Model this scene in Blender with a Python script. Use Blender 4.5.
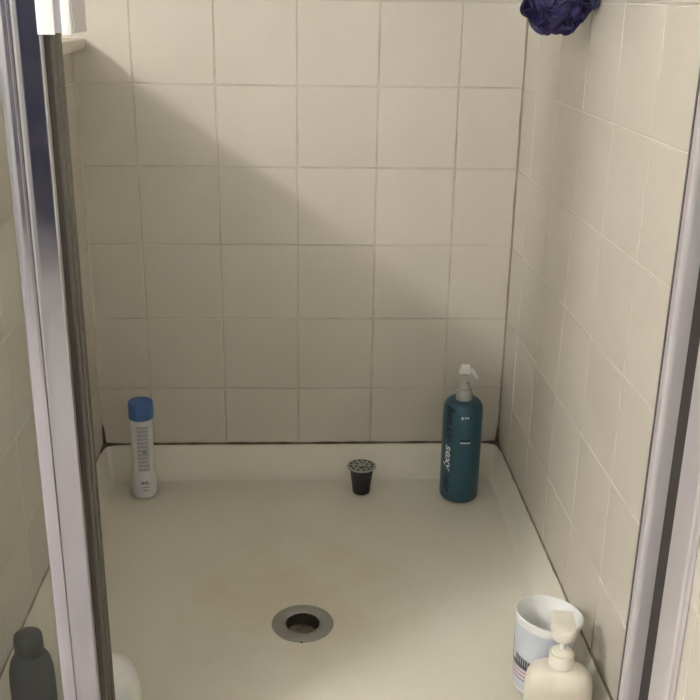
import bpy, bmesh, math, random
from mathutils import Vector, Matrix
random.seed(7)
for o in list(bpy.data.objects): bpy.data.objects.remove(o)
sc = bpy.context.scene
C = sc.collection

# ------------------------------------------------------------------ camera
cam = bpy.data.cameras.new('camera'); cam.sensor_width = 36; cam.sensor_height = 36
cam.lens = 972.0/700*36; cam.clip_start = .02
co = bpy.data.objects.new('camera', cam); C.objects.link(co); sc.camera = co
R = Vector((0.9988324, -0.04592645, 0.01498627)); U = Vector((0.00145696, 0.3387088, 0.94089012)); F = Vector((0.04828772, 0.93976971, -0.33838024))
M = Matrix((R, U, -F)).transposed().to_4x4(); M.translation = Vector((0.0098, -1.8798, 0.9378))
co.matrix_world = M
# ------------------------------------------------------------------ world, exposure
w = bpy.data.worlds.new('world'); sc.world = w; w.use_nodes = True
w.node_tree.nodes['Background'].inputs[0].default_value = (.9, .92, 1, 1)
w.node_tree.nodes['Background'].inputs[1].default_value = 0.05
vs = sc.view_settings; vs.view_transform = 'Standard'; vs.look = 'None'; vs.gamma = 1; vs.exposure = 1.54; vs.use_curve_mapping = False
BULB = 76.0                                   # strength of the globes of the vanity lamp
BULB_POS = (-1.90, -2.25, 2.02)

# ------------------------------------------------------------------ materials
def mat(name, col, rough=.5, metal=0, spec=.5, **k):
    m = bpy.data.materials.new(name); m.use_nodes = True
    b = m.node_tree.nodes['Principled BSDF']
    b.inputs['Base Color'].default_value = (*col, 1); b.inputs['Roughness'].default_value = rough
    b.inputs['Metallic'].default_value = metal; b.inputs['Specular IOR Level'].default_value = spec
    for n, v in k.items(): b.inputs[n.replace('_', ' ')].default_value = v
    return m
def nd(m, t, **k):
    n = m.node_tree.nodes.new(t)
    for a, v in k.items(): setattr(n, a, v)
    return n
def lk(m, a, b): m.node_tree.links.new(a, b)
def bsdf(m): return m.node_tree.nodes['Principled BSDF']
def noise(m, scale, detail=3, coord='Object', rough=.5, sc3=None):
    tc = nd(m, 'ShaderNodeTexCoord'); n = nd(m, 'ShaderNodeTexNoise')
    n.inputs['Scale'].default_value = scale; n.inputs['Detail'].default_value = detail; n.inputs['Roughness'].default_value = rough
    if sc3:
        mp = nd(m, 'ShaderNodeMapping'); mp.inputs['Scale'].default_value = sc3
        lk(m, tc.outputs[coord], mp.inputs[0]); lk(m, mp.outputs[0], n.inputs['Vector'])
    else: lk(m, tc.outputs[coord], n.inputs['Vector'])
    return n
def world_noise(m, scale, detail=3, rough=.5):
    g = nd(m, 'ShaderNodeNewGeometry'); n = nd(m, 'ShaderNodeTexNoise')
    n.inputs['Scale'].default_value = scale; n.inputs['Detail'].default_value = detail; n.inputs['Roughness'].default_value = rough
    lk(m, g.outputs['Position'], n.inputs['Vector']); return n
def ramp(m, fac, stops):
    r = nd(m, 'ShaderNodeValToRGB'); e = r.color_ramp.elements
    while len(e) < len(stops): e.new(.5)
    for i, (p, c) in enumerate(stops): e[i].position = p; e[i].color = (*c, 1)
    lk(m, fac, r.inputs[0]); return r
def bump(m, fac, strength, dist):
    b = nd(m, 'ShaderNodeBump'); b.inputs['Strength'].default_value = strength; b.inputs['Distance'].default_value = dist
    lk(m, fac, b.inputs['Height']); lk(m, b.outputs[0], bsdf(m).inputs['Normal']); return b

def tile_mat(name, c0, c1):
    m = mat(name, c0, .2)
    n = world_noise(m, 7, 4); r = ramp(m, n.outputs['Fac'], [(.3, c0), (.7, c1)])
    oi = nd(m, 'ShaderNodeObjectInfo'); mx = nd(m, 'ShaderNodeMix', data_type='RGBA', blend_type='MULTIPLY'); mx.inputs[0].default_value = 1
    r2 = ramp(m, oi.outputs['Random'], [(0, (.965, .965, .965)), (1, (1, 1, 1))])
    lk(m, r.outputs[0], mx.inputs[6]); lk(m, r2.outputs[0], mx.inputs[7]); lk(m, mx.outputs[2], bsdf(m).inputs['Base Color'])
    n2 = world_noise(m, 9, 1); bump(m, n2.outputs['Fac'], .10, .004)
    n3 = world_noise(m, 14, 4); r3 = ramp(m, n3.outputs['Fac'], [(.3, (.19,)*3), (.7, (.24,)*3)]); lk(m, r3.outputs[0], bsdf(m).inputs['Roughness'])
    return m
MT = tile_mat('glazed_tile', (.63, .585, .505), (.66, .615, .535))
def grout_mat(name, c_dirty, c_clean, lo, hi):
    m = mat(name, c_clean, .85); n = world_noise(m, 11, 5, .65)
    r = ramp(m, n.outputs['Fac'], [(lo, c_dirty), (hi, c_clean)]); lk(m, r.outputs[0], bsdf(m).inputs['Base Color'])
    bump(m, n.outputs['Fac'], .3, .001); return m
MG_B = grout_mat('stained_grout', (.42, .37, .30), (.60, .555, .475), .32, .54)
MG_R = grout_mat('clean_grout', (.57, .525, .45), (.655, .61, .535), .3, .55)
MG_L = grout_mat('pale_grout', (.56, .515, .44), (.60, .555, .48), .3, .55)
MCAULK = grout_mat('dark_caulk', (.075, .058, .034), (.19, .155, .105), .35, .65)
MCAULK2 = grout_mat('corner_caulk', (.22, .18, .13), (.33, .285, .22), .3, .65)
MCAULK3 = grout_mat('light_caulk', (.50, .455, .38), (.62, .575, .50), .34, .52)
MPLASTER = mat('plaster', (.72, .725, .70), .7)
n = world_noise(MPLASTER, 30, 4); bump(MPLASTER, n.outputs['Fac'], .15, .002)
MCEIL = mat('ceiling_paint', (.84, .85, .82), .8); n = world_noise(MCEIL, 40); bump(MCEIL, n.outputs['Fac'], .1, .002)
MFLOOR = mat('floor_vinyl', (.50, .46, .46), .4)
n = world_noise(MFLOOR, 12, 4); r = ramp(MFLOOR, n.outputs['Fac'], [(.3, (.54, .51, .51)), (.7, (.68, .64, .64))]); lk(MFLOOR, r.outputs[0], bsdf(MFLOOR).inputs['Base Color'])
MMARBLE = mat('cast_marble', (.66, .60, .50), .3); n = world_noise(MMARBLE, 10, 5); r = ramp(MMARBLE, n.outputs['Fac'], [(.3, (.60, .54, .44)), (.7, (.68, .62, .52))]); lk(MMARBLE, r.outputs[0], bsdf(MMARBLE).inputs['Base Color'])

# enamel of the tray, with the rusty water stain that surrounds the drain
MTRAY = mat('tray_enamel', (.60, .56, .45), .33)
n = world_noise(MTRAY, 5, 5, .6); r = ramp(MTRAY, n.outputs['Fac'], [(.3, (.70, .67, .565)), (.7, (.755, .725, .635))])
g = nd(MTRAY, 'ShaderNodeNewGeometry'); vd = nd(MTRAY, 'ShaderNodeVectorMath', operation='DISTANCE'); vd.inputs[1].default_value = (-.01, -.47, 0)
lk(MTRAY, g.outputs['Position'], vd.inputs[0])
n2 = world_noise(MTRAY, 9, 4, .6); mth = nd(MTRAY, 'ShaderNodeMath', operation='MULTIPLY_ADD'); mth.inputs[1].default_value = .45; lk(MTRAY, n2.outputs['Fac'], mth.inputs[0]); lk(MTRAY, vd.outputs['Value'], mth.inputs[2])
r2 = ramp(MTRAY, mth.outputs[0], [(.22, (.42,)*3), (.44, (0, 0, 0))])
mx = nd(MTRAY, 'ShaderNodeMix', data_type='RGBA'); mx.inputs[7].default_value = (.55, .46, .28, 1)
lk(MTRAY, r2.outputs[0], mx.inputs[0]); lk(MTRAY, r.outputs[0], mx.inputs[6]); lk(MTRAY, mx.outputs[2], bsdf(MTRAY).inputs['Base Color'])
n3 = world_noise(MTRAY, 120, 2); bump(MTRAY, n3.outputs['Fac'], .12, .0008)

MCHROME = mat('polished_chrome', (.44, .425, .455), .09, 1)
n = world_noise(MCHROME, 25, 3); r = ramp(MCHROME, n.outputs['Fac'], [(.3, (.13,)*3), (.8, (.22,)*3)]); lk(MCHROME, r.outputs[0], bsdf(MCHROME).inputs['Roughness'])
MALU = mat('satin_aluminium', (.135, .125, .108), .42, 1)
n = noise(MALU, 40, 3, sc3=(1, 1, .05)); bump(MALU, n.outputs['Fac'], .15, .001)
MLITFACE = mat('lit_metal_white', (.90, .89, .89), .35, 0)  # white paints in the light on the metal front of the latch
n = noise(MLITFACE, 60, 2, sc3=(1, 1, .05)); bump(MLITFACE, n.outputs['Fac'], .1, .0006)
MJAMB = mat('satin_jamb', (.68, .645, .665), .34, .5)
n = noise(MJAMB, 40, 3, sc3=(1, 1, .05)); bump(MJAMB, n.outputs['Fac'], .1, .0006)
MDARKEDGE = mat('dark_reflection_grey', (.10, .09, .10), .4); n = world_noise(MDARKEDGE, 50); bump(MDARKEDGE, n.outputs['Fac'], .1, .001)  # dark tone paints in the reflection on the jamb's side face
MSEAL = mat('dark_rubber', (.035, .027, .024), .6); n = world_noise(MSEAL, 50); bump(MSEAL, n.outputs['Fac'], .1, .001)

def glass_mat():
    m = bpy.data.materials.new('pane_glass'); m.use_nodes = True; nt = m.node_tree; nt.nodes.clear()
    out = nd(m, 'ShaderNodeOutputMaterial'); tr = nd(m, 'ShaderNodeBsdfTransparent'); tr.inputs[0].default_value = (.93, .95, .93, 1)
    gl = nd(m, 'ShaderNodeBsdfGlossy'); gl.inputs['Roughness'].default_value = .05; fr = nd(m, 'ShaderNodeFresnel'); fr.inputs[0].default_value = 1.28
    m1 = nd(m, 'ShaderNodeMixShader'); lk(m, fr.outputs[0], m1.inputs[0]); lk(m, tr.outputs[0], m1.inputs[1]); lk(m, gl.outputs[0], m1.inputs[2])
    df = nd(m, 'ShaderNodeBsdfDiffuse'); df.inputs[0].default_value = (.72, .68, .60, 1)
    nn = world_noise(m, 18, 4); rr = ramp(m, nn.outputs['Fac'], [(.3, (.0,)*3), (.75, (.022,)*3)])
    m2 = nd(m, 'ShaderNodeMixShader'); lk(m, rr.outputs[0], m2.inputs[0]); lk(m, m1.outputs[0], m2.inputs[1]); lk(m, df.outputs[0], m2.inputs[2])
    lk(m, m2.outputs[0], out.inputs[0]); return m
MGLASS = glass_mat()
def plastic(name, col, rough, var=.06, **k):
    m = mat(name, col, rough, **k); n = world_noise(m, 35, 3)
    r = ramp(m, n.outputs['Fac'], [(.3, tuple(c*(1-var) for c in col)), (.7, tuple(min(1, c*(1+var)) for c in col))])
    lk(m, r.outputs[0], bsdf(m).inputs['Base Color']); return m
MTEAL = plastic('teal_plastic', (.026, .088, .135), .33)
MTEALINK = plastic('faint_ink', (.020, .074, .115), .33)
MDARKINK = plastic('dark_ink', (.006, .016, .026), .4)
MWHITEINK = plastic('white_ink', (.72, .76, .78), .4)
MCLEAR = plastic('clear_plastic', (.80, .78, .74), .22, Transmission_Weight=.55, IOR=1.3)
MWHITE = plastic('white_plastic', (.83, .82, .80), .3, Subsurface_Weight=.1)
MWHITEB = plastic('bottle_white', (.66, .67, .68), .33)
MBLUE = plastic('blue_cap', (.060, .15, .40), .42)
MGREYINK = plastic('grey_ink', (.36, .37, .38), .5)
MLABEL = plastic('label_grey', (.50, .51, .52), .45)
MCREAM = plastic('cream_plastic', (.76, .71, .60), .32, Subsurface_Weight=.15)
MCREAM2 = plastic('pump_plastic', (.80, .765, .67), .3)
MCUP = plastic('cup_white', (.80, .80, .79), .35)
MCUPB = plastic('cup_print_blue', (.62, .65, .72), .4)
MPRINTG = plastic('print_dark', (.09, .085, .10), .5)
MPRINTR = plastic('print_red', (.50, .12, .16), .5)
MDARK = plastic('charcoal_plastic', (.014, .016, .017), .55)
MPOD = plastic('pod_black', (.016, .017, .022), .42)
MFOIL = plastic('pod_lid', (.40, .40, .385), .4, metal=.2)
MPODH = plastic('pod_hole', (.012, .012, .013), .6)
MSTEEL = plastic('drain_steel', (.36, .36, .345), .34, metal=.85)
MDRAIN = plastic('drain_dark', (.035, .033, .030), .3)
MSLUDGE = plastic('drain_sludge', (.19, .165, .12), .18, var=.5)
MPOUF = plastic('pouf_net', (.040, .032, .135), .6, Sheen_Weight=.1)
n = noise(MPOUF, 500, 2); bump(MPOUF, n.outputs['Fac'], .5, .001)
MCORD = plastic('cord_navy', (.03, .03, .10), .6)
MTOWEL = plastic('navy_terry', (.030, .031, .066), .9)
n = noise(MTOWEL, 300, 2); bump(MTOWEL, n.outputs['Fac'], .5, .002)
MGLOBE = bpy.data.materials.new('lit_globe'); MGLOBE.use_nodes = True
b = bsdf(MGLOBE); b.inputs['Emission Color'].default_value = (1, .965, .925, 1); b.inputs['Emission Strength'].default_value = BULB; b.inputs['Base Color'].default_value = (.9, .9, .88, 1)

# ------------------------------------------------------------------ helpers
def tag(o, label=None, cat=None, group=None, kind=None):
    if label: o['label'] = label
    if cat: o['category'] = cat
    if group: o['group'] = group
    if kind: o['kind'] = kind
    return o
def link(name, me, m, parent=None, loc=None, smooth=False):
    if m and not me.materials: me.materials.append(m)
    o = bpy.data.objects.new(name, me); C.objects.link(o)
    if loc: o.location = loc
    if parent: o.parent = parent
    if smooth:
        for p in me.polygons: p.use_smooth = True
    return o
def empty(name, loc=(0, 0, 0), rot=(0, 0, 0)):
    o = bpy.data.objects.new(name, None); C.objects.link(o); o.location = loc; o.rotation_euler = rot; o.empty_display_size = .05; return o
def from_bm(name, bm, m, parent=None, loc=None, smooth=False, angle=None):
    bmesh.ops.recalc_face_normals(bm, faces=bm.faces)
    me = bpy.data.meshes.new(name); bm.to_mesh(me); bm.free()
    o = link(name, me, m, parent, loc, smooth)
    if angle is not None:
        for p in me.polygons: p.use_smooth = True
        me.set_sharp_from_angle(angle=math.radians(angle))
    return o
def box_bm(x0, x1, y0, y1, z0, z1, bev=0, bm=None, seg=2):
    own = bm is None
    bm = bm or bmesh.new()
    r = bmesh.ops.create_cube(bm, size=1)
    for v in r['verts']: v.co = Vector((x0+(v.co.x+.5)*(x1-x0), y0+(v.co.y+.5)*(y1-y0), z0+(v.co.z+.5)*(z1-z0)))
    if bev:
        es = list({e for v in r['verts'] for e in v.link_edges})
        bmesh.ops.bevel(bm, geom=es, offset=bev, segments=seg, affect='EDGES', profile=.5)
    return bm
def box(name, dims, m, parent=None, bev=0, angle=40): return from_bm(name, box_bm(*dims, bev=bev), m, parent, angle=angle if bev else None)
def lathe_bm(prof, n=40, bm=None, cap0=True, cap1=True, ctr=(0, 0), ex=1, ey=1, power=2.0):
    """prof: list of (r, z); superellipse section when power > 2"""
    bm = bm or bmesh.new(); rings = []
    for r, z in prof:
        ring = []
        for i in range(n):
            a = 2*math.pi*i/n; c, s = math.cos(a), math.sin(a)
            k = (abs(c)**power+abs(s)**power)**(-1/power)
            ring.append(bm.verts.new((ctr[0]+r*ex*c*k, ctr[1]+r*ey*s*k, z)))
        rings.append(ring)
    for a, b_ in zip(rings, rings[1:]):
        for i in range(n): bm.faces.new((a[i], a[(i+1) % n], b_[(i+1) % n], b_[i]))
    if cap0: bm.faces.new(rings[0][::-1])
    if cap1: bm.faces.new(rings[-1])
    return bm
def lathe(name, prof, m, parent=None, n=40, loc=None, angle=35, **k): return from_bm(name, lathe_bm(prof, n, **k), m, parent, loc, angle=angle)
def tube_bm(pts, rad, n=10, bm=None):
    bm = bm or bmesh.new(); pts = [Vector(p) for p in pts]; rings = []
    for i, p in enumerate(pts):
        t = (pts[min(i+1, len(pts)-1)]-pts[max(i-1, 0)]).normalized()
        a = t.orthogonal().normalized() if i == 0 else (prev - t*prev.dot(t)).normalized()
        prev = a; b_ = t.cross(a); r = rad[i] if isinstance(rad, (list, tuple)) else rad
        rings.append([bm.verts.new(p+(a*math.cos(2*math.pi*j/n)+b_*math.sin(2*math.pi*j/n))*r) for j in range(n)])
    for x, y in zip(rings, rings[1:]):
        for j in range(n): bm.faces.new((x[j], x[(j+1) % n], y[(j+1) % n], y[j]))
    bm.faces.new(rings[0][::-1]); bm.faces.new(rings[-1]); return bm
def extrude_profile(name, pts, z0, z1, m, parent=None, angle=25):
    """closed outline in x,y drawn out along z"""
    bm = bmesh.new(); a = [bm.verts.new((x, y, z0)) for x, y in pts]; b_ = [bm.verts.new((x, y, z1)) for x, y in pts]
    k = len(pts)
    for i in range(k): bm.faces.new((a[i], a[(i+1) % k], b_[(i+1) % k], b_[i]))
    bm.faces.new(a[::-1]); bm.faces.new(b_)
    return from_bm(name, bm, m, parent, angle=angle)

# ------------------------------------------------------------------ measures of the place
T = .1524; XL, XR = -.4104, .4276; Z0 = .17706         # tile pitch, side walls, lowest full tile joint
RIM = .050; CEIL = 2.30; FL = -.10; YF = -.92          # tray rim, ceiling, room floor, plane of the shower front
CAPB, CAPT = .8455, .866                               # cap of the half-height left wall
XW, YW = -2.03, -3.0                                   # far sides of the bathroom
G = .0024                                              # joint width

_tile_cache = {}
def tile_mesh(w_, h):
    k = (round(w_, 4), round(h, 4))
    if k in _tile_cache: return _tile_cache[k]
    a, b_ = (w_-G)/2, (h-G)/2; c = .0008; d = .006
    vs_ = [(-a, 0, -b_), (a, 0, -b_), (a, 0, b_), (-a, 0, b_), (-a, -d+c, -b_), (a, -d+c, -b_), (a, -d+c, b_), (-a, -d+c, b_),
           (-a+c, -d, -b_+c), (a-c, -d, -b_+c), (a-c, -d, b_-c), (-a+c, -d, b_-c)]
    fs = [(8, 9, 10, 11), (4, 5, 9, 8), (5, 6, 10, 9), (6, 7, 11, 10), (7, 4, 8, 11), (0, 1, 5, 4), (1, 2, 6, 5), (2, 3, 7, 6), (3, 0, 4, 7)]
    me = bpy.data.meshes.new('tile'); me.from_pydata(vs_, [], fs); me.update(); me.materials.append(MT); _tile_cache[k] = me; return me
def put_tile(wall, c, w_, h, rz):
    """tile whose glazed face lies at c; rz turns it to face the shower"""
    o = bpy.data.objects.new('tile', tile_mesh(w_, h)); C.objects.link(o); o.parent = wall
    n_ = Matrix.Rotation(rz, 3, 'Z') @ Vector((0, 1, 0))
    o.location = Vector(c)+n_*.0055
    t = .0022
    o.rotation_euler = (random.gauss(0, t), random.gauss(0, t), rz+random.gauss(0, t))
def spans(edges): return list(zip(edges, edges[1:]))

# ------------------------------------------------------------------ walls, floor, ceiling
rows_full = [Z0+k*T for k in range(0, 14)]
wb = tag(box('wall_back', (XW-.1, XR+.1, 0.0009, .12, FL-.05, CEIL), MG_B), kind='structure')
rw_ = [RIM+.002]+rows_full+[CEIL]
for z0, z1 in spans(rw_):
    xs = [-2*T, -T, 0, T, 2*T, XR]
    xs = ([XL]+xs) if z1 <= CAPT+.05 else ([-4*T, -3*T]+xs)
    for x0, x1 in spans(xs): put_tile(wb, ((x0+x1)/2, 0, (z0+z1)/2), x1-x0, z1-z0, 0)
wr = tag(box('wall_right', (XR+.0009, XR+.12, YW-.1, .12, FL-.05, CEIL), MG_R), kind='structure')
ys = [0, -.107]+[-.107-k*T for k in range(1, 10)]
for y0, y1 in spans(ys):
    rr = list(rw_)
    if (y0+y1)/2 < -.93: rr = [FL, Z0-T]+rows_full+[CEIL]
    for z0, z1 in spans(rr): put_tile(wr, (XR, (y0+y1)/2, (z0+z1)/2), abs(y1-y0), z1-z0, -math.pi/2)
wro = tag(box('wall_right_outer', (XR-.006, XR+.0017, YW, ys[-1]-.002, FL, CEIL), MPLASTER), kind='structure')
wl = tag(box('wall_left', (-.53, XL-.0009, -.935, .0, FL-.05, CAPB), MG_L), kind='structure')
rl = [RIM+.002]+[z for z in rows_full if z < CAPB-.01]+[CAPB]
yl = [0, -.107]+[-.107-k*T for k in range(1, 6)]+[-.935]
for y0, y1 in spans(yl):
    for z0, z1 in spans(rl): put_tile(wl, (XL, (y0+y1)/2, (z0+z1)/2), abs(y1-y0), z1-z0, math.pi/2)
tag(box('wall_left_plaster', (-.545, -.5302, -.95, -.0, FL-.05, CAPB), MPLASTER), kind='structure')
capo = tag(box('trim_1', (-.56, -.386, -.945, -.0005, CAPB, CAPT), MMARBLE, bev=.003), kind='structure')
tag(box('wall_outer_left', (XW-.1, XW, YW-.1, .12, FL-.05, CEIL), MPLASTER), kind='structure')
tag(box('wall_front', (XW-.1, XR+.12, YW-.1, YW, FL-.05, CEIL), MPLASTER), kind='structure')
tag(box('ceiling', (XW-.1, XR+.12, YW-.1, .12, CEIL, CEIL+.1), MCEIL), kind='structure')
tag(box('floor', (XW-.1, XR+.12, YW-.1, .12, FL-.15, FL), MFLOOR), kind='structure')

# ------------------------------------------------------------------ caulk lines of the corners
def strip(name, pts, m, w_):  # w_: list of radii
    o = from_bm(name, tube_bm(pts, w_, 8), m, smooth=True); return tag(o, kind='structure')
def wav(a, b_, n, r0, amp):
    a, b_ = Vector(a), Vector(b_); return [a.lerp(b_, i/n) for i in range(n+1)], [r0*(1+amp*math.sin(i*2.1+math.cos(i*.7)*2)) for i in range(n+1)]
p, r = wav((XL, -.001, RIM+.001), (XR, -.001, RIM+.001), 40, .0028, .35); strip('trim_2', p, MCAULK, r)
p, r = wav((XR-.001, -.001, RIM), (XR-.001, -.001, CEIL), 60, .0030, .15); strip('trim_3', p, MCAULK2, r)
p, r = wav((XL+.001, -.001, RIM), (XL+.001, -.001, CAPB), 40, .0024, .2); strip('trim_4', p, MCAULK3, r)
p, r = wav((XR-.001, 0, RIM+.001), (XR-.001, YF, RIM+.001), 50, .0021, .3); strip('trim_5', p, MCAULK2, r)
p, r = wav((XL+.001, 0, RIM+.001), (XL+.001, YF, RIM+.001), 50, .0020, .35); strip('trim_6', p, MCAULK2, r)

for nm, xc, sg in (('trim_7', XR-.001, -1), ('trim_8', XL+.001, 1)):
    strip(nm, [(xc+sg*.040, -.0015, RIM+.001), (xc+sg*.020, -.0025, RIM+.0015), (xc+sg*.009, -.0045, RIM+.0015), (xc+sg*.0045, -.009, RIM+.0015), (xc+sg*.0022, -.020, RIM+.001), (xc+sg*.0008, -.045, RIM)],
          MCAULK, [.002, .0034, .0052, .0046, .0030, .0015])
    strip(nm.replace('7', '9').replace('8', '10'), [(xc+sg*.002, -.002, RIM), (xc+sg*.0015, -.0015, RIM+.03), (xc, -.001, RIM+.05)], MCAULK, [.0045, .0030, .0015])

# ------------------------------------------------------------------ shower tray
DR = Vector((.0085, -.5575)); RC = .055
def edge_dist(x, y):
    dx0, dx1, dy1 = x-XL, XR-x, -y
    return dx0, dx1, dy1
def tray_h(x, y):
    """height of the enamel: rim at the walls, sloped cove, floor falling to the drain"""
    def cove(d, wd):
        t = min(max(d/wd, 0), 1); return (1-t)**1.6 * (1 - .0*t)
    cb, cl, cr_ = cove(-y-.006, .066), cove(x-XL-.003, .028), cove(XR-x-.003, .028)
    cf = cove(y-(YF+.058), .025)*1.35 if y > YF+.058 else 1.35
    c = (cb**3+cl**3+cr_**3)**(1/3)
    c = max(min(c, 1.0), cf)
    d = (Vector((x, y))-DR).length
    fall = .0 - .006*max(0, 1-d/.42)
    z = fall*(1-min(c, 1)) + c*RIM
    if d < .043: z -= .055*min(1, (.043-d)/.008)
    return z
def build_tray():
    bm = bmesh.new()
    def axis(a, b_, extra):
        v = [a+(b_-a)*i/90 for i in range(91)]; v += extra
        return sorted(set(round(q, 5) for q in v))
    xs = axis(XL+.0005, XR-.0005, [DR.x+k*.003 for k in range(-18, 19)]+[XL+.002+k*.003 for k in range(14)]+[XR-.002-k*.003 for k in range(14)])
    ys_ = axis(-.0005, YF-.03, [DR.y+k*.003 for k in range(-18, 19)]+[-.002-k*.003 for k in range(26)])
    vv = [[bm.verts.new((x, y, tray_h(x, y))) for x in xs] for y in ys_]
    for j in range(len(ys_)-1):
        for i in range(len(xs)-1): bm.faces.new((vv[j][i], vv[j][i+1], vv[j+1][i+1], vv[j+1][i]))
    # apron down to the floor all round, and the underside
    brd = [vv[0][i] for i in range(len(xs))]+[vv[j][-1] for j in range(1, len(ys_))]+[vv[-1][i] for i in range(len(xs)-2, -1, -1)]+[vv[j][0] for j in range(len(ys_)-2, 0, -1)]
    low = [bm.verts.new((v.co.x, v.co.y, FL)) for v in brd]
    for i in range(len(brd)):
        k = (i+1) % len(brd); bm.faces.new((brd[i], brd[k], low[k], low[i]))
    bm.faces.new(low)
    o = from_bm('shower_tray', bm, MTRAY, angle=50)
    return tag(o, 'off-white enamelled shower tray with rounded coves and a drain in its floor', 'shower tray')
build_tray()

# drain
d = tag(empty('floor_drain', (DR.x, DR.y, -.005)), 'round steel drain flange set in the floor of the shower tray', 'drain')
lathe('flange', [(.0272, -.004), (.0275, .0005), (.031, .0016), (.045, .0022), (.0490, .0014), (.0502, -.0015)], MSTEEL, d, n=56, cap0=False, cap1=False)
lathe('drain_cup', [(.0272, .0002), (.0262, -.012), (.0255, -.030), (.0252, -.034)], MDRAIN, d, n=48, cap0=False, cap1=False)
bm = bmesh.new(); c0 = bm.verts.new((0, 0, -.018)); ring = []
for i in range(40):
    a = i*math.tau/40; ring.append([bm.verts.new((r_*math.cos(a), r_*math.sin(a), -.020+.0016*math.sin(a*3+r_*300)+.001*math.cos(a*5))) for r_ in (.009, .017, .0256)])
for i in range(40):
    a, b_ = ring[i], ring[(i+1) % 40]; bm.faces.new((c0, a[0], b_[0]))
    for k in range(2): bm.faces.new((a[k], a[k+1], b_[k+1], b_[k]))
s = from_bm('sludge', bm, MSLUDGE, d, smooth=True); s['label'] = 'wet brown residue at the bottom of the drain'
bm = bmesh.new()
for a, rr in ((.9, .0255), (1.15, .0258), (2.2, .0258), (-1.6, .049)):
    bmesh.ops.create_icosphere(bm, subdivisions=2, radius=.0021, matrix=Matrix.Translation((rr*math.cos(a), rr*math.sin(a), -.001 if rr < .04 else -.0005)))
tag(from_bm('grime_speck', bm, MDRAIN, d, smooth=True), kind='stuff')

# ------------------------------------------------------------------ shower front: left post with glass
fp = tag(empty('fixed_glass_panel', (-.33, YF, .08)), 'chrome-framed fixed glass panel on the left of the shower opening', 'glass panel')
def at_panel(o): o.parent = fp; o.matrix_parent_inverse = Matrix.Translation((.33, -YF, -.08)); return o
X0 = -.2765
pr = [(0, .011), (0, .005), (.0012, .0025), (.004, .0010), (.010, .0006), (.0135, .0003), (.0145, -.0030), (.0155, -.0036), (.0170, -.0034), (.0180, -.0008),
      (.020, .0003), (.026, .0004), (.031, .0004), (.037, .0004), (.0415, .0004), (.0428, .0006), (.0433, .0010), (.0435, .0018), (.0435, .011)]
at_panel(extrude_profile('front_stile', [(X0+x, YF+y) for x, y in pr], .078, 2.0, MCHROME, angle=30))
at_panel(box('rubber_seal', (-.272, -.2322, YF+.0112, YF+.030, .078, 2.0), MSEAL))
pr = [(-.270, -.8895), (-.2365, -.8895), (-.2330, -.8880), (-.2328, -.8800), (-.2342, -.8790), (-.2342, -.8735), (-.2322, -.8725), (-.2318, -.8640), (-.2335, -.8630), (-.2335, -.8585), (-.2312, -.8575), (-.2310, -.8470), (-.2325, -.8450), (-.270, -.8450)]
at_panel(extrude_profile('strike_post', pr, .078, 2.0, MALU, angle=20))
at_panel(box('glass_pane', (XL+.006, X0-.0005, YF+.010, YF+.016, .090, 1.98), MGLASS))
at_panel(box('bottom_rail', (XL+.001, -.235, YF+.001, YF+.045, .0685, .0775), MALU, bev=.002))
at_panel(box('wall_channel', (XL+.0005, XL+.010, YF-.001, YF+.020, .078, 2.0), MALU, bev=.001))
# latch housing high on the strike post; its lit front is painted white
pr = [(-.2328, -.870), (-.2328, -.926), (-.2010, -.926), (-.2008, -.925), (-.2008, -.870)]
lo = at_panel(extrude_profile('latch_housing', pr, .9055, 1.20, MJAMB, angle=20)); lo['label'] = 'grey metal latch housing'
for xa, xb in ((-.2330, -.2175), (-.2105, -.2020)):
    box('lit_face', (xa, xb, -.9315, -.9262, .9040, 1.20), MLITFACE, lo, bev=.0006)['label'] = 'white strip painting the lit front of the latch'

# right jamb
jm = tag(empty('wall_jamb', (.415, YF, .08)), 'chrome door jamb on the right wall with a dark seal groove', 'door jamb')
def at_j(o): o.parent = jm; o.matrix_parent_inverse = Matrix.Translation((-.415, -YF, -.08)); return o
x0 = .3990
pr = [(x0, YF+.009), (x0, YF+.004), (x0+.0012, YF+.001), (x0+.004, YF+.0002), (x0+.009, YF+.0002), (x0+.014, YF+.0001), (x0+.019, YF), (x0+.0225, YF-.0002), (x0+.0245, YF+.0001), (x0+.0255, YF+.0015), (x0+.0255, YF+.009)]
at_j(extrude_profile('inner_channel', pr, .078, 2.0, MJAMB, angle=30))
at_j(box('dark_edge', (x0-.0006, x0+.004, YF+.0095, YF+.0135, .078, 2.0), MDARKEDGE))  # added strip; its dark colour stands in for the side's reflection
at_j(box('wall_flange', (.420, .4264, YF+.0095, YF+.05, .078, 2.0), MJAMB))
at_j(box('rubber_seal', (.4205, .4264, -.9555, YF+.004, .05, 2.0), MSEAL))
pr = [(.4170, -.9545), (.4163, -.957), (.4163, -.9985), (.4172, -1.0005), (.4195, -1.0015), (.4225, -1.0008), (.4262, -1.0020), (.4269, -.9990), (.4269, -.9545)]
at_j(extrude_profile('outer_channel', pr, .0, 2.0, MJAMB, angle=30))

# header rail across the top of the shower front
hd = tag(box('header_rail', (XL+.001, XR-.007, YF-.004, YF+.075, 2.0015, 2.05), MCHROME, bev=.004), 'chrome header rail across the top of the shower opening', 'rail')

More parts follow.
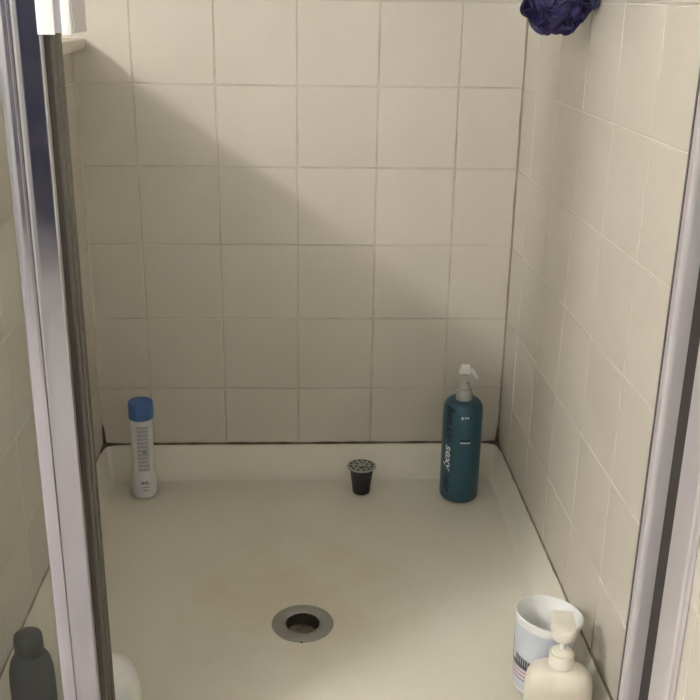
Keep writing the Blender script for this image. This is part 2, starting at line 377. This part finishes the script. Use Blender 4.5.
# ------------------------------------------------------------------ lettering wrapped round a bottle
def text_bm(body, size, shear=0.0):
    cu = bpy.data.curves.new('lettering', 'FONT'); cu.body = body; cu.size = size; cu.shear = shear; cu.resolution_u = 3; cu.offset = .022
    o = bpy.data.objects.new('lettering', cu); C.objects.link(o); dg = bpy.context.evaluated_depsgraph_get()
    me = bpy.data.meshes.new_from_object(o.evaluated_get(dg)); bpy.data.objects.remove(o)
    bm = bmesh.new(); bm.from_mesh(me); bmesh.ops.triangulate(bm, faces=bm.faces); return bm
def wrap_down(bm, r, phi_c, z_top, length, height):
    """lettering reading downwards on a cylinder; phi 0 faces -y, positive to the right"""
    xs = [v.co.x for v in bm.verts]; ys = [v.co.y for v in bm.verts]; sx = length/(max(xs)-min(xs)); x0 = min(xs)
    for v in bm.verts:
        a = phi_c+(v.co.y*height)/r; v.co = Vector((r*math.sin(a), -r*math.cos(a), z_top-(v.co.x-x0)*sx))
    return bm
def patch_bm(bm, r, a0, a1, z0, z1, n=6, t=.0003):
    """a thin printed patch that follows the wall of a bottle"""
    g_ = []
    for z in (z0, z1): g_.append([bm.verts.new(((r+t)*math.sin(a0+(a1-a0)*i/n), -(r+t)*math.cos(a0+(a1-a0)*i/n), z)) for i in range(n+1)])
    for i in range(n): bm.faces.new((g_[0][i], g_[0][i+1], g_[1][i+1], g_[1][i]))
    return bm

# ------------------------------------------------------------------ teal spray bottle
rb = .0385; hb = .209
sb = tag(empty('spray_bottle', (.3225, -.143, .0015), (0, 0, math.radians(-10))), 'teal blue spray bottle with a clear pump in the right back corner of the tray', 'bottle')
prof = [(.030, 0), (.0355, .0015), (.0380, .006), (rb, .012), (rb, hb-.020), (rb-.0012, hb-.011), (rb-.0055, hb-.0035), (rb-.012, hb), (.018, hb+.0015)]
lathe('body', prof, MTEAL, sb, n=64, angle=60)
lathe('shoulder_seam', [(rb-.0105, hb-.0006), (rb-.0100, hb+.0004), (rb-.0112, hb+.0008)], MTEAL, sb, n=64, cap0=False, cap1=False)
phi = math.radians(-43)
# letter height .7 em; wrap_down scales the height so that one em spans the band
for body, zt_, ln, m in (('healthy', .203, .079, MDARKINK), ('sexy', .122, .056, MWHITEINK), ('hair', .062, .042, MDARKINK)):
    o = from_bm('lettering', wrap_down(text_bm(body, 1, .18), rb+.0004, phi-.10, zt_, ln, .0245), m, sb)
    o['label'] = ('white' if m is MWHITEINK else 'dark')+' lettering reading downwards'
bm = bmesh.new()
for k in range(3): patch_bm(bm, rb, .10+k*.085, .10+k*.085+.06, .1835, .1868)
patch_bm(bm, rb, -.06, .04, .1815, .1870)
patch_bm(bm, rb, -.05, .46, .1310, .1335)
tag(from_bm('printed_marks', bm, MWHITEINK, sb), kind='stuff')
bm = bmesh.new(); patch_bm(bm, rb, -.05, .44, .1355, .1390)
patch_bm(bm, rb, .36, .46, .1835, .1868)
tag(from_bm('fine_print', bm, MDARKINK, sb), kind='stuff')
bm = bmesh.new()
for k in range(5): patch_bm(bm, rb, -.10, .55-.06*(k % 3), .100-k*.017, .1025-k*.017)
tag(from_bm('faint_print', bm, MTEALINK, sb), kind='stuff')
lathe('collar', [(.0165, hb), (.0168, hb+.004), (.0162, hb+.012), (.0150, hb+.020), (.0145, hb+.0225), (.0085, hb+.0235)], MCLEAR, sb, n=32)
pu = lathe('pump', [(.0115, hb+.0225), (.0112, hb+.030), (.0095, hb+.034), (.0055, hb+.0355), (.0050, hb+.052), (.0075, hb+.054)], MCLEAR, sb, n=24)
bm = box_bm(-.0125, .0105, -.008, .008, hb+.0535, hb+.0715, bev=.004, seg=3)
for v in bm.verts:
    if v.co.z > hb+.065: v.co.x = v.co.x*.8+.001
h_ = from_bm('spray_head', bm, MWHITE, sb, angle=50)
from_bm('trigger', tube_bm([(.009, -.003, hb+.064), (.014, -.004, hb+.060), (.019, -.005, hb+.054), (.0235, -.006, hb+.047)], [.0042, .0038, .0034, .003], 10), MWHITE, h_, smooth=True)

# ------------------------------------------------------------------ white bottle with blue cap
r1 = .0222
wbt = tag(empty('white_bottle', (-.308, -.127, .0015), (math.radians(.6), math.radians(.9), math.radians(9))), 'slim white bottle with a bright blue cap standing at the left back of the tray', 'bottle')
lathe('body', [(.0205, 0), (.0235, .0015), (.0250, .005), (.0252, .030), (.0246, .045), (r1-.0004, .060), (r1-.0006, .163), (r1-.0010, .169), (.019, .171)], MWHITEB, wbt, n=48, angle=50)
lathe('cap', [(.0236, .168), (.0241, .1690), (.0242, .1955), (.0238, .1990), (.0224, .2015), (.0203, .2015), (.0195, .2006)], MBLUE, wbt, n=48, angle=30)
bm = bmesh.new(); random.seed(3)
patch_bm(bm, r1-.0005, -.44, .66, .058, .156)
lab = from_bm('label_block', bm, MLABEL, wbt); lab['label'] = 'pale grey block of small print'
bm = bmesh.new()
for k in range(12):
    z = .154-k*.0082; patch_bm(bm, r1-.0003, -.42, .40+.22*random.random(), z-.0019, z+.0019)
for k in range(3): patch_bm(bm, .0252, -.1, .55-.1*k, .034-k*.007-.0015, .034-k*.007+.0015)
tag(from_bm('label_print', bm, MGREYINK, wbt), 'block of tiny grey print', kind='stuff')
bm = bmesh.new(); patch_bm(bm, .0253, -.16, -.02, .0345, .0395); patch_bm(bm, .0253, .06, .30, .0365, .0392)
patch_bm(bm, r1-.0001, .02, .34, .1005, .1025); tag(from_bm('dark_print', bm, MPRINTG, wbt), kind='stuff')

# ------------------------------------------------------------------ small black pod with perforated lid
pod = tag(empty('drink_pod', (.127, -.126, .0012)), 'small black tapered cup with a perforated grey lid near the back of the tray', 'pod')
pod.scale = (1.04, 1.04, 1.12)
lathe('cup', [(.0150, .0), (.0165, .001), (.0172, .004), (.0178, .012), (.0226, .046), (.0240, .049), (.0240, .0505)], MPOD, pod, n=40, angle=40)
lid = lathe('lid', [(.0262, .0500), (.0282, .0506), (.0284, .0520), (.0270, .0532), (.0250, .0528), (.0020, .0528)], MFOIL, pod, n=48, angle=40)
bm = bmesh.new()
def disc(bm, x, y, rx, ry, z, rot=0, n=10):
    bm.faces.new([bm.verts.new((x+rx*math.cos(a)*math.cos(rot)-ry*math.sin(a)*math.sin(rot), y+rx*math.cos(a)*math.sin(rot)+ry*math.sin(a)*math.cos(rot), z)) for a in [i*math.tau/n for i in range(n)]])
for k in range(12):
    a = k*math.tau/12+.15; disc(bm, .0208*math.cos(a), .0208*math.sin(a), .0032, .0040, .0531, a)
for k in range(6):
    a = k*math.tau/6+.4; disc(bm, .0115*math.cos(a), .0115*math.sin(a), .0030, .0030, .0531, a)
disc(bm, .001, -.0085, .0080, .0026, .0532)
tag(from_bm('perforations', bm, MPODH, lid), kind='stuff')

# ------------------------------------------------------------------ cup and soap pump at the front right
cp = tag(empty('plastic_cup', (.3475, -.727, .0045), (math.radians(-1), math.radians(6), math.radians(14))), 'white plastic tumbler with dark and red print behind the soap pump', 'cup')
hc = .119; rt = .0475; rbm = .034
lathe('body', [(.028, .003), (.028, .0), (rbm-.001, .0), (rbm, .002), (rt-.0008, hc-.003), (rt+.0008, hc-.002), (rt+.001, hc), (rt-.0006, hc+.0008), (rt-.0022, hc-.001), (rbm-.0016, .005), (.004, .004)], MCUP, cp, n=64, angle=40)
def cone_patch(bm, a0, a1, z0, z1, n=10, t=.0004, skew=0):
    g_ = []
    for j in range(3):
        z = z0+(z1-z0)*j/2; r_ = rbm+(rt-.0008-rbm)*(z-.002)/(hc-.005)+t
        g_.append([bm.verts.new((r_*math.sin(a0+(a1-a0)*i/n), -r_*math.cos(a0+(a1-a0)*i/n), z+skew*(i/n))) for i in range(n+1)])
    for j in range(2):
        for i in range(n): bm.faces.new((g_[j][i], g_[j][i+1], g_[j+1][i+1], g_[j+1][i]))
bm = bmesh.new(); cone_patch(bm, -2.6, 1.9, .006, .106, 44); from_bm('printed_band', bm, MCUPB, cp)['label'] = 'pale blue-grey band printed round the cup'
bm = bmesh.new(); cone_patch(bm, -1.98, -1.86, .044, .079, t=.0008)
cone_patch(bm, -1.98, -.70, .040, .047, t=.0008)
for k in range(9): cone_patch(bm, -1.60+k*.10, -1.525+k*.10, .040, .060-.0006*k, 3, t=.0008)
tag(from_bm('dark_print', bm, MPRINTG, cp), kind='stuff')
bm = bmesh.new()
for k in range(3): cone_patch(bm, -2.0, -.1, .034-k*.0065, .0358-k*.0065, 18, t=.0008)
tag(from_bm('red_print', bm, MPRINTR, cp), kind='stuff')

sp = tag(empty('soap_dispenser', (.3555, -.806, .0020), (0, 0, math.radians(-10))), 'cream plastic soap dispenser with a broad pump head beside the white tumbler', 'dispenser')
lathe('body', [(.037, 0), (.042, .002), (.044, .007), (.0450, .05), (.0445, .070), (.0430, .080), (.0375, .090), (.0300, .0955), (.0200, .0985), (.0160, .0995)], MCREAM, sp, n=64, ey=.60, power=3.0, angle=60)
lathe('collar', [(.0150, .098), (.0168, .0995), (.0168, .1165), (.0156, .1190), (.0130, .1190), (.0125, .1225), (.0085, .1245), (.0055, .125)], MCREAM2, sp, n=36, angle=35)
st = lathe('stem', [(.0036, .122), (.0036, .146)], MWHITE, sp, n=16)
bm = bmesh.new()   # the head: a broad flat nozzle pointing to the back of the shower
lathe_bm([(.0125, .1405), (.0142, .1415), (.0165, .1450), (.0168, .1560), (.0158, .1585), (.0130, .1595)], 36, bm=bm)
from_bm('pump_head', bm, MCREAM2, sp, angle=40)
bm = box_bm(-.0165, .0165, -.004, .040, .1440, .1590, bev=.003, seg=3)
for v in bm.verts:
    t = max(0, v.co.y)/.047; v.co.x *= 1-.12*t; v.co.z -= .002*t*t
from_bm('nozzle', bm, MCREAM2, sp, angle=50)

# ------------------------------------------------------------------ items at the front left
wh = tag(empty('soap_bottle', (-.262, -.772, .0015), (0, 0, math.radians(20))), 'round-shouldered white bottle half hidden behind the left chrome post', 'bottle')
lathe('body', [(.040, 0), (.0455, .002), (.0475, .008), (.0480, .035), (.0470, .050), (.0440, .065), (.0385, .077), (.0300, .0855), (.0200, .0895), (.0120, .0905)], MWHITE, wh, n=56, ey=.8, power=2.3, angle=60)
lathe('cap', [(.0105, .090), (.0110, .0905), (.0110, .098), (.0098, .0995)], MWHITE, wh, n=28)
dk = tag(empty('charcoal_bottle', (-.348, -.800, .0015), (0, 0, 0)), 'charcoal bottle with a rounded cap seen through the left glass panel', 'bottle')
lathe('body', [(.024, 0), (.0275, .002), (.0285, .008), (.0290, .085), (.0282, .102), (.0255, .116), (.0210, .125), (.0175, .128)], MDARK, dk, n=44, angle=60)
lathe('cap', [(.0180, .127), (.0186, .1285), (.0184, .150), (.0172, .1555), (.0135, .1585), (.006, .1595)], MDARK, dk, n=40, angle=50)

# ------------------------------------------------------------------ bath pouf on the right wall
PC = Vector((.3760, -.406, .9450))
pf = tag(empty('bath_pouf', PC), 'dark purple mesh bath pouf hanging on the right tiled wall', 'pouf')
def ruffle(seed, axis, r0, r1, amp, waves):
    rnd = random.Random(seed); ax = Vector(axis).normalized(); a = ax.orthogonal().normalized(); b_ = ax.cross(a)
    bm = bmesh.new(); n = 84; m_ = 5; ph = rnd.random()*6; ph2 = rnd.random()*6; g_ = []
    for j in range(m_+1):
        t = j/m_; row = []
        for i in range(n):
            th = i*math.tau/n
            r_ = r0+(r1-r0)*t*(1+.10*math.sin(3*th+ph2)+.08*math.sin(7*th+ph))
            off = amp*t*(math.sin(waves*th+ph)+.5*math.sin((waves*2+1)*th+ph2))
            row.append(bm.verts.new((a*math.cos(th)+b_*math.sin(th))*r_+ax*off))
        g_.append(row)
    for j in range(m_):
        for i in range(n): bm.faces.new((g_[j][i], g_[j][(i+1) % n], g_[j+1][(i+1) % n], g_[j+1][i]))
    return bm
rnd = random.Random(11)
axes = [(1, 0, 0), (0, 1, 0), (0, 0, 1), (1, 1, 0), (1, -1, 0), (1, 0, 1), (1, 0, -1), (0, 1, 1), (0, 1, -1), (1, 1, 1), (1, -1, 1), (-1, 1, 1), (1, 1, -1), (.3, 1, .1), (.2, .9, -.5)]
for i, ax in enumerate(axes):
    o = from_bm('ruffle', ruffle(i, ax, .008, .046+.005*rnd.random(), .013, 3+i % 3), MPOUF, pf, smooth=True)
    o.scale = (.95, 1, 1)
bm = bmesh.new(); bmesh.ops.create_icosphere(bm, subdivisions=4, radius=.0445)
for v in bm.verts:
    q = v.co.normalized(); v.co *= 1+.06*math.sin(q.x*9+q.y*5)+.06*math.sin(q.z*11+q.x*4)+.04*math.sin(q.y*17)
    v.co.x *= .9
from_bm('core', bm, MPOUF, pf, smooth=True)
cord = [(.010, -.010, .040), (.036, -.030, .020), (.042, -.036, -.004), (.045, -.040, -.012), (.047, -.046, -.006), (.047, -.048, .010), (.044, -.046, .045), (.032, -.040, .090), (.0225, -.036, .134)]
pts = []
for i in range(len(cord)-1):
    for k in range(4): pts.append(Vector(cord[i]).lerp(Vector(cord[i+1]), k/4))
pts.append(Vector(cord[-1]))
from_bm('cord', tube_bm(pts, .0032, 8), MCORD, pf, smooth=True)
hk = tag(empty('wall_hook', (XR, -.442, 1.092)), 'chrome hook on the right wall that carries the bath pouf', 'hook')
from_bm('plate', tube_bm([(.0, 0, 0), (-.004, 0, 0), (-.006, 0, 0)], [.018, .018, .015], 24), MCHROME, hk)
from_bm('arm', tube_bm([(-.005, 0, 0), (-.02, 0, -.006), (-.028, 0, -.014), (-.032, 0, -.012), (-.036, 0, .004)], .004, 10), MCHROME, hk, smooth=True)

# ------------------------------------------------------------------ bathroom behind the camera (seen only in the chrome)
vl = tag(empty('vanity_light', (XW, BULB_POS[1], BULB_POS[2])), 'wall lamp with three round globes on the bathroom wall', 'lamp')
from_bm('back_plate', box_bm(.001, .03, -.24, .24, -.055, .055, bev=.006), MCHROME, vl)
for k in range(3):
    y = -.14+.14*k
    bm = bmesh.new(); bmesh.ops.create_uvsphere(bm, u_segments=24, v_segments=14, radius=.064, matrix=Matrix.Translation((BULB_POS[0]-XW, y, 0)))
    from_bm('globe', bm, MGLOBE, vl, smooth=True)
    from_bm('socket', tube_bm([(.028, y, 0), (.066, y, 0)], [.026, .022], 20), MCHROME, vl)
tw = tag(empty('unseen_towel', (-.80, YW, 1.35)), 'navy bath towel added out of view to darken the chrome reflections', 'unseen_towel')  # never in view; put in to give the chrome its dark blue reflection
bm = bmesh.new(); g_ = []
for j in range(21):
    z = -1.16+j*.058
    g_.append([(x, .05+.012*math.sin(x*26+.4*math.sin(z*4))+.006*math.sin(x*61), z) for x in [-.5+i*.02 for i in range(51)]])
fr = [[bm.verts.new(p) for p in row] for row in g_]; bk = [[bm.verts.new((p[0], p[1]-.012, p[2])) for p in row] for row in g_]
for a in (fr, bk):
    for j in range(20):
        for i in range(50): bm.faces.new((a[j][i], a[j][i+1], a[j+1][i+1], a[j+1][i]))
for j in range(20):
    for i in (0, 50): bm.faces.new((fr[j][i], fr[j+1][i], bk[j+1][i], bk[j][i]))
for i in range(50):
    for j in (0, 20): bm.faces.new((fr[j][i], fr[j][i+1], bk[j][i+1], bk[j][i]))
from_bm('cloth', bm, MTOWEL, tw, smooth=True)
from_bm('rail', tube_bm([(-.56, .0, .01), (-.56, .045, .01), (.56, .045, .01), (.56, .0, .01)], .009, 12), MCHROME, tw)
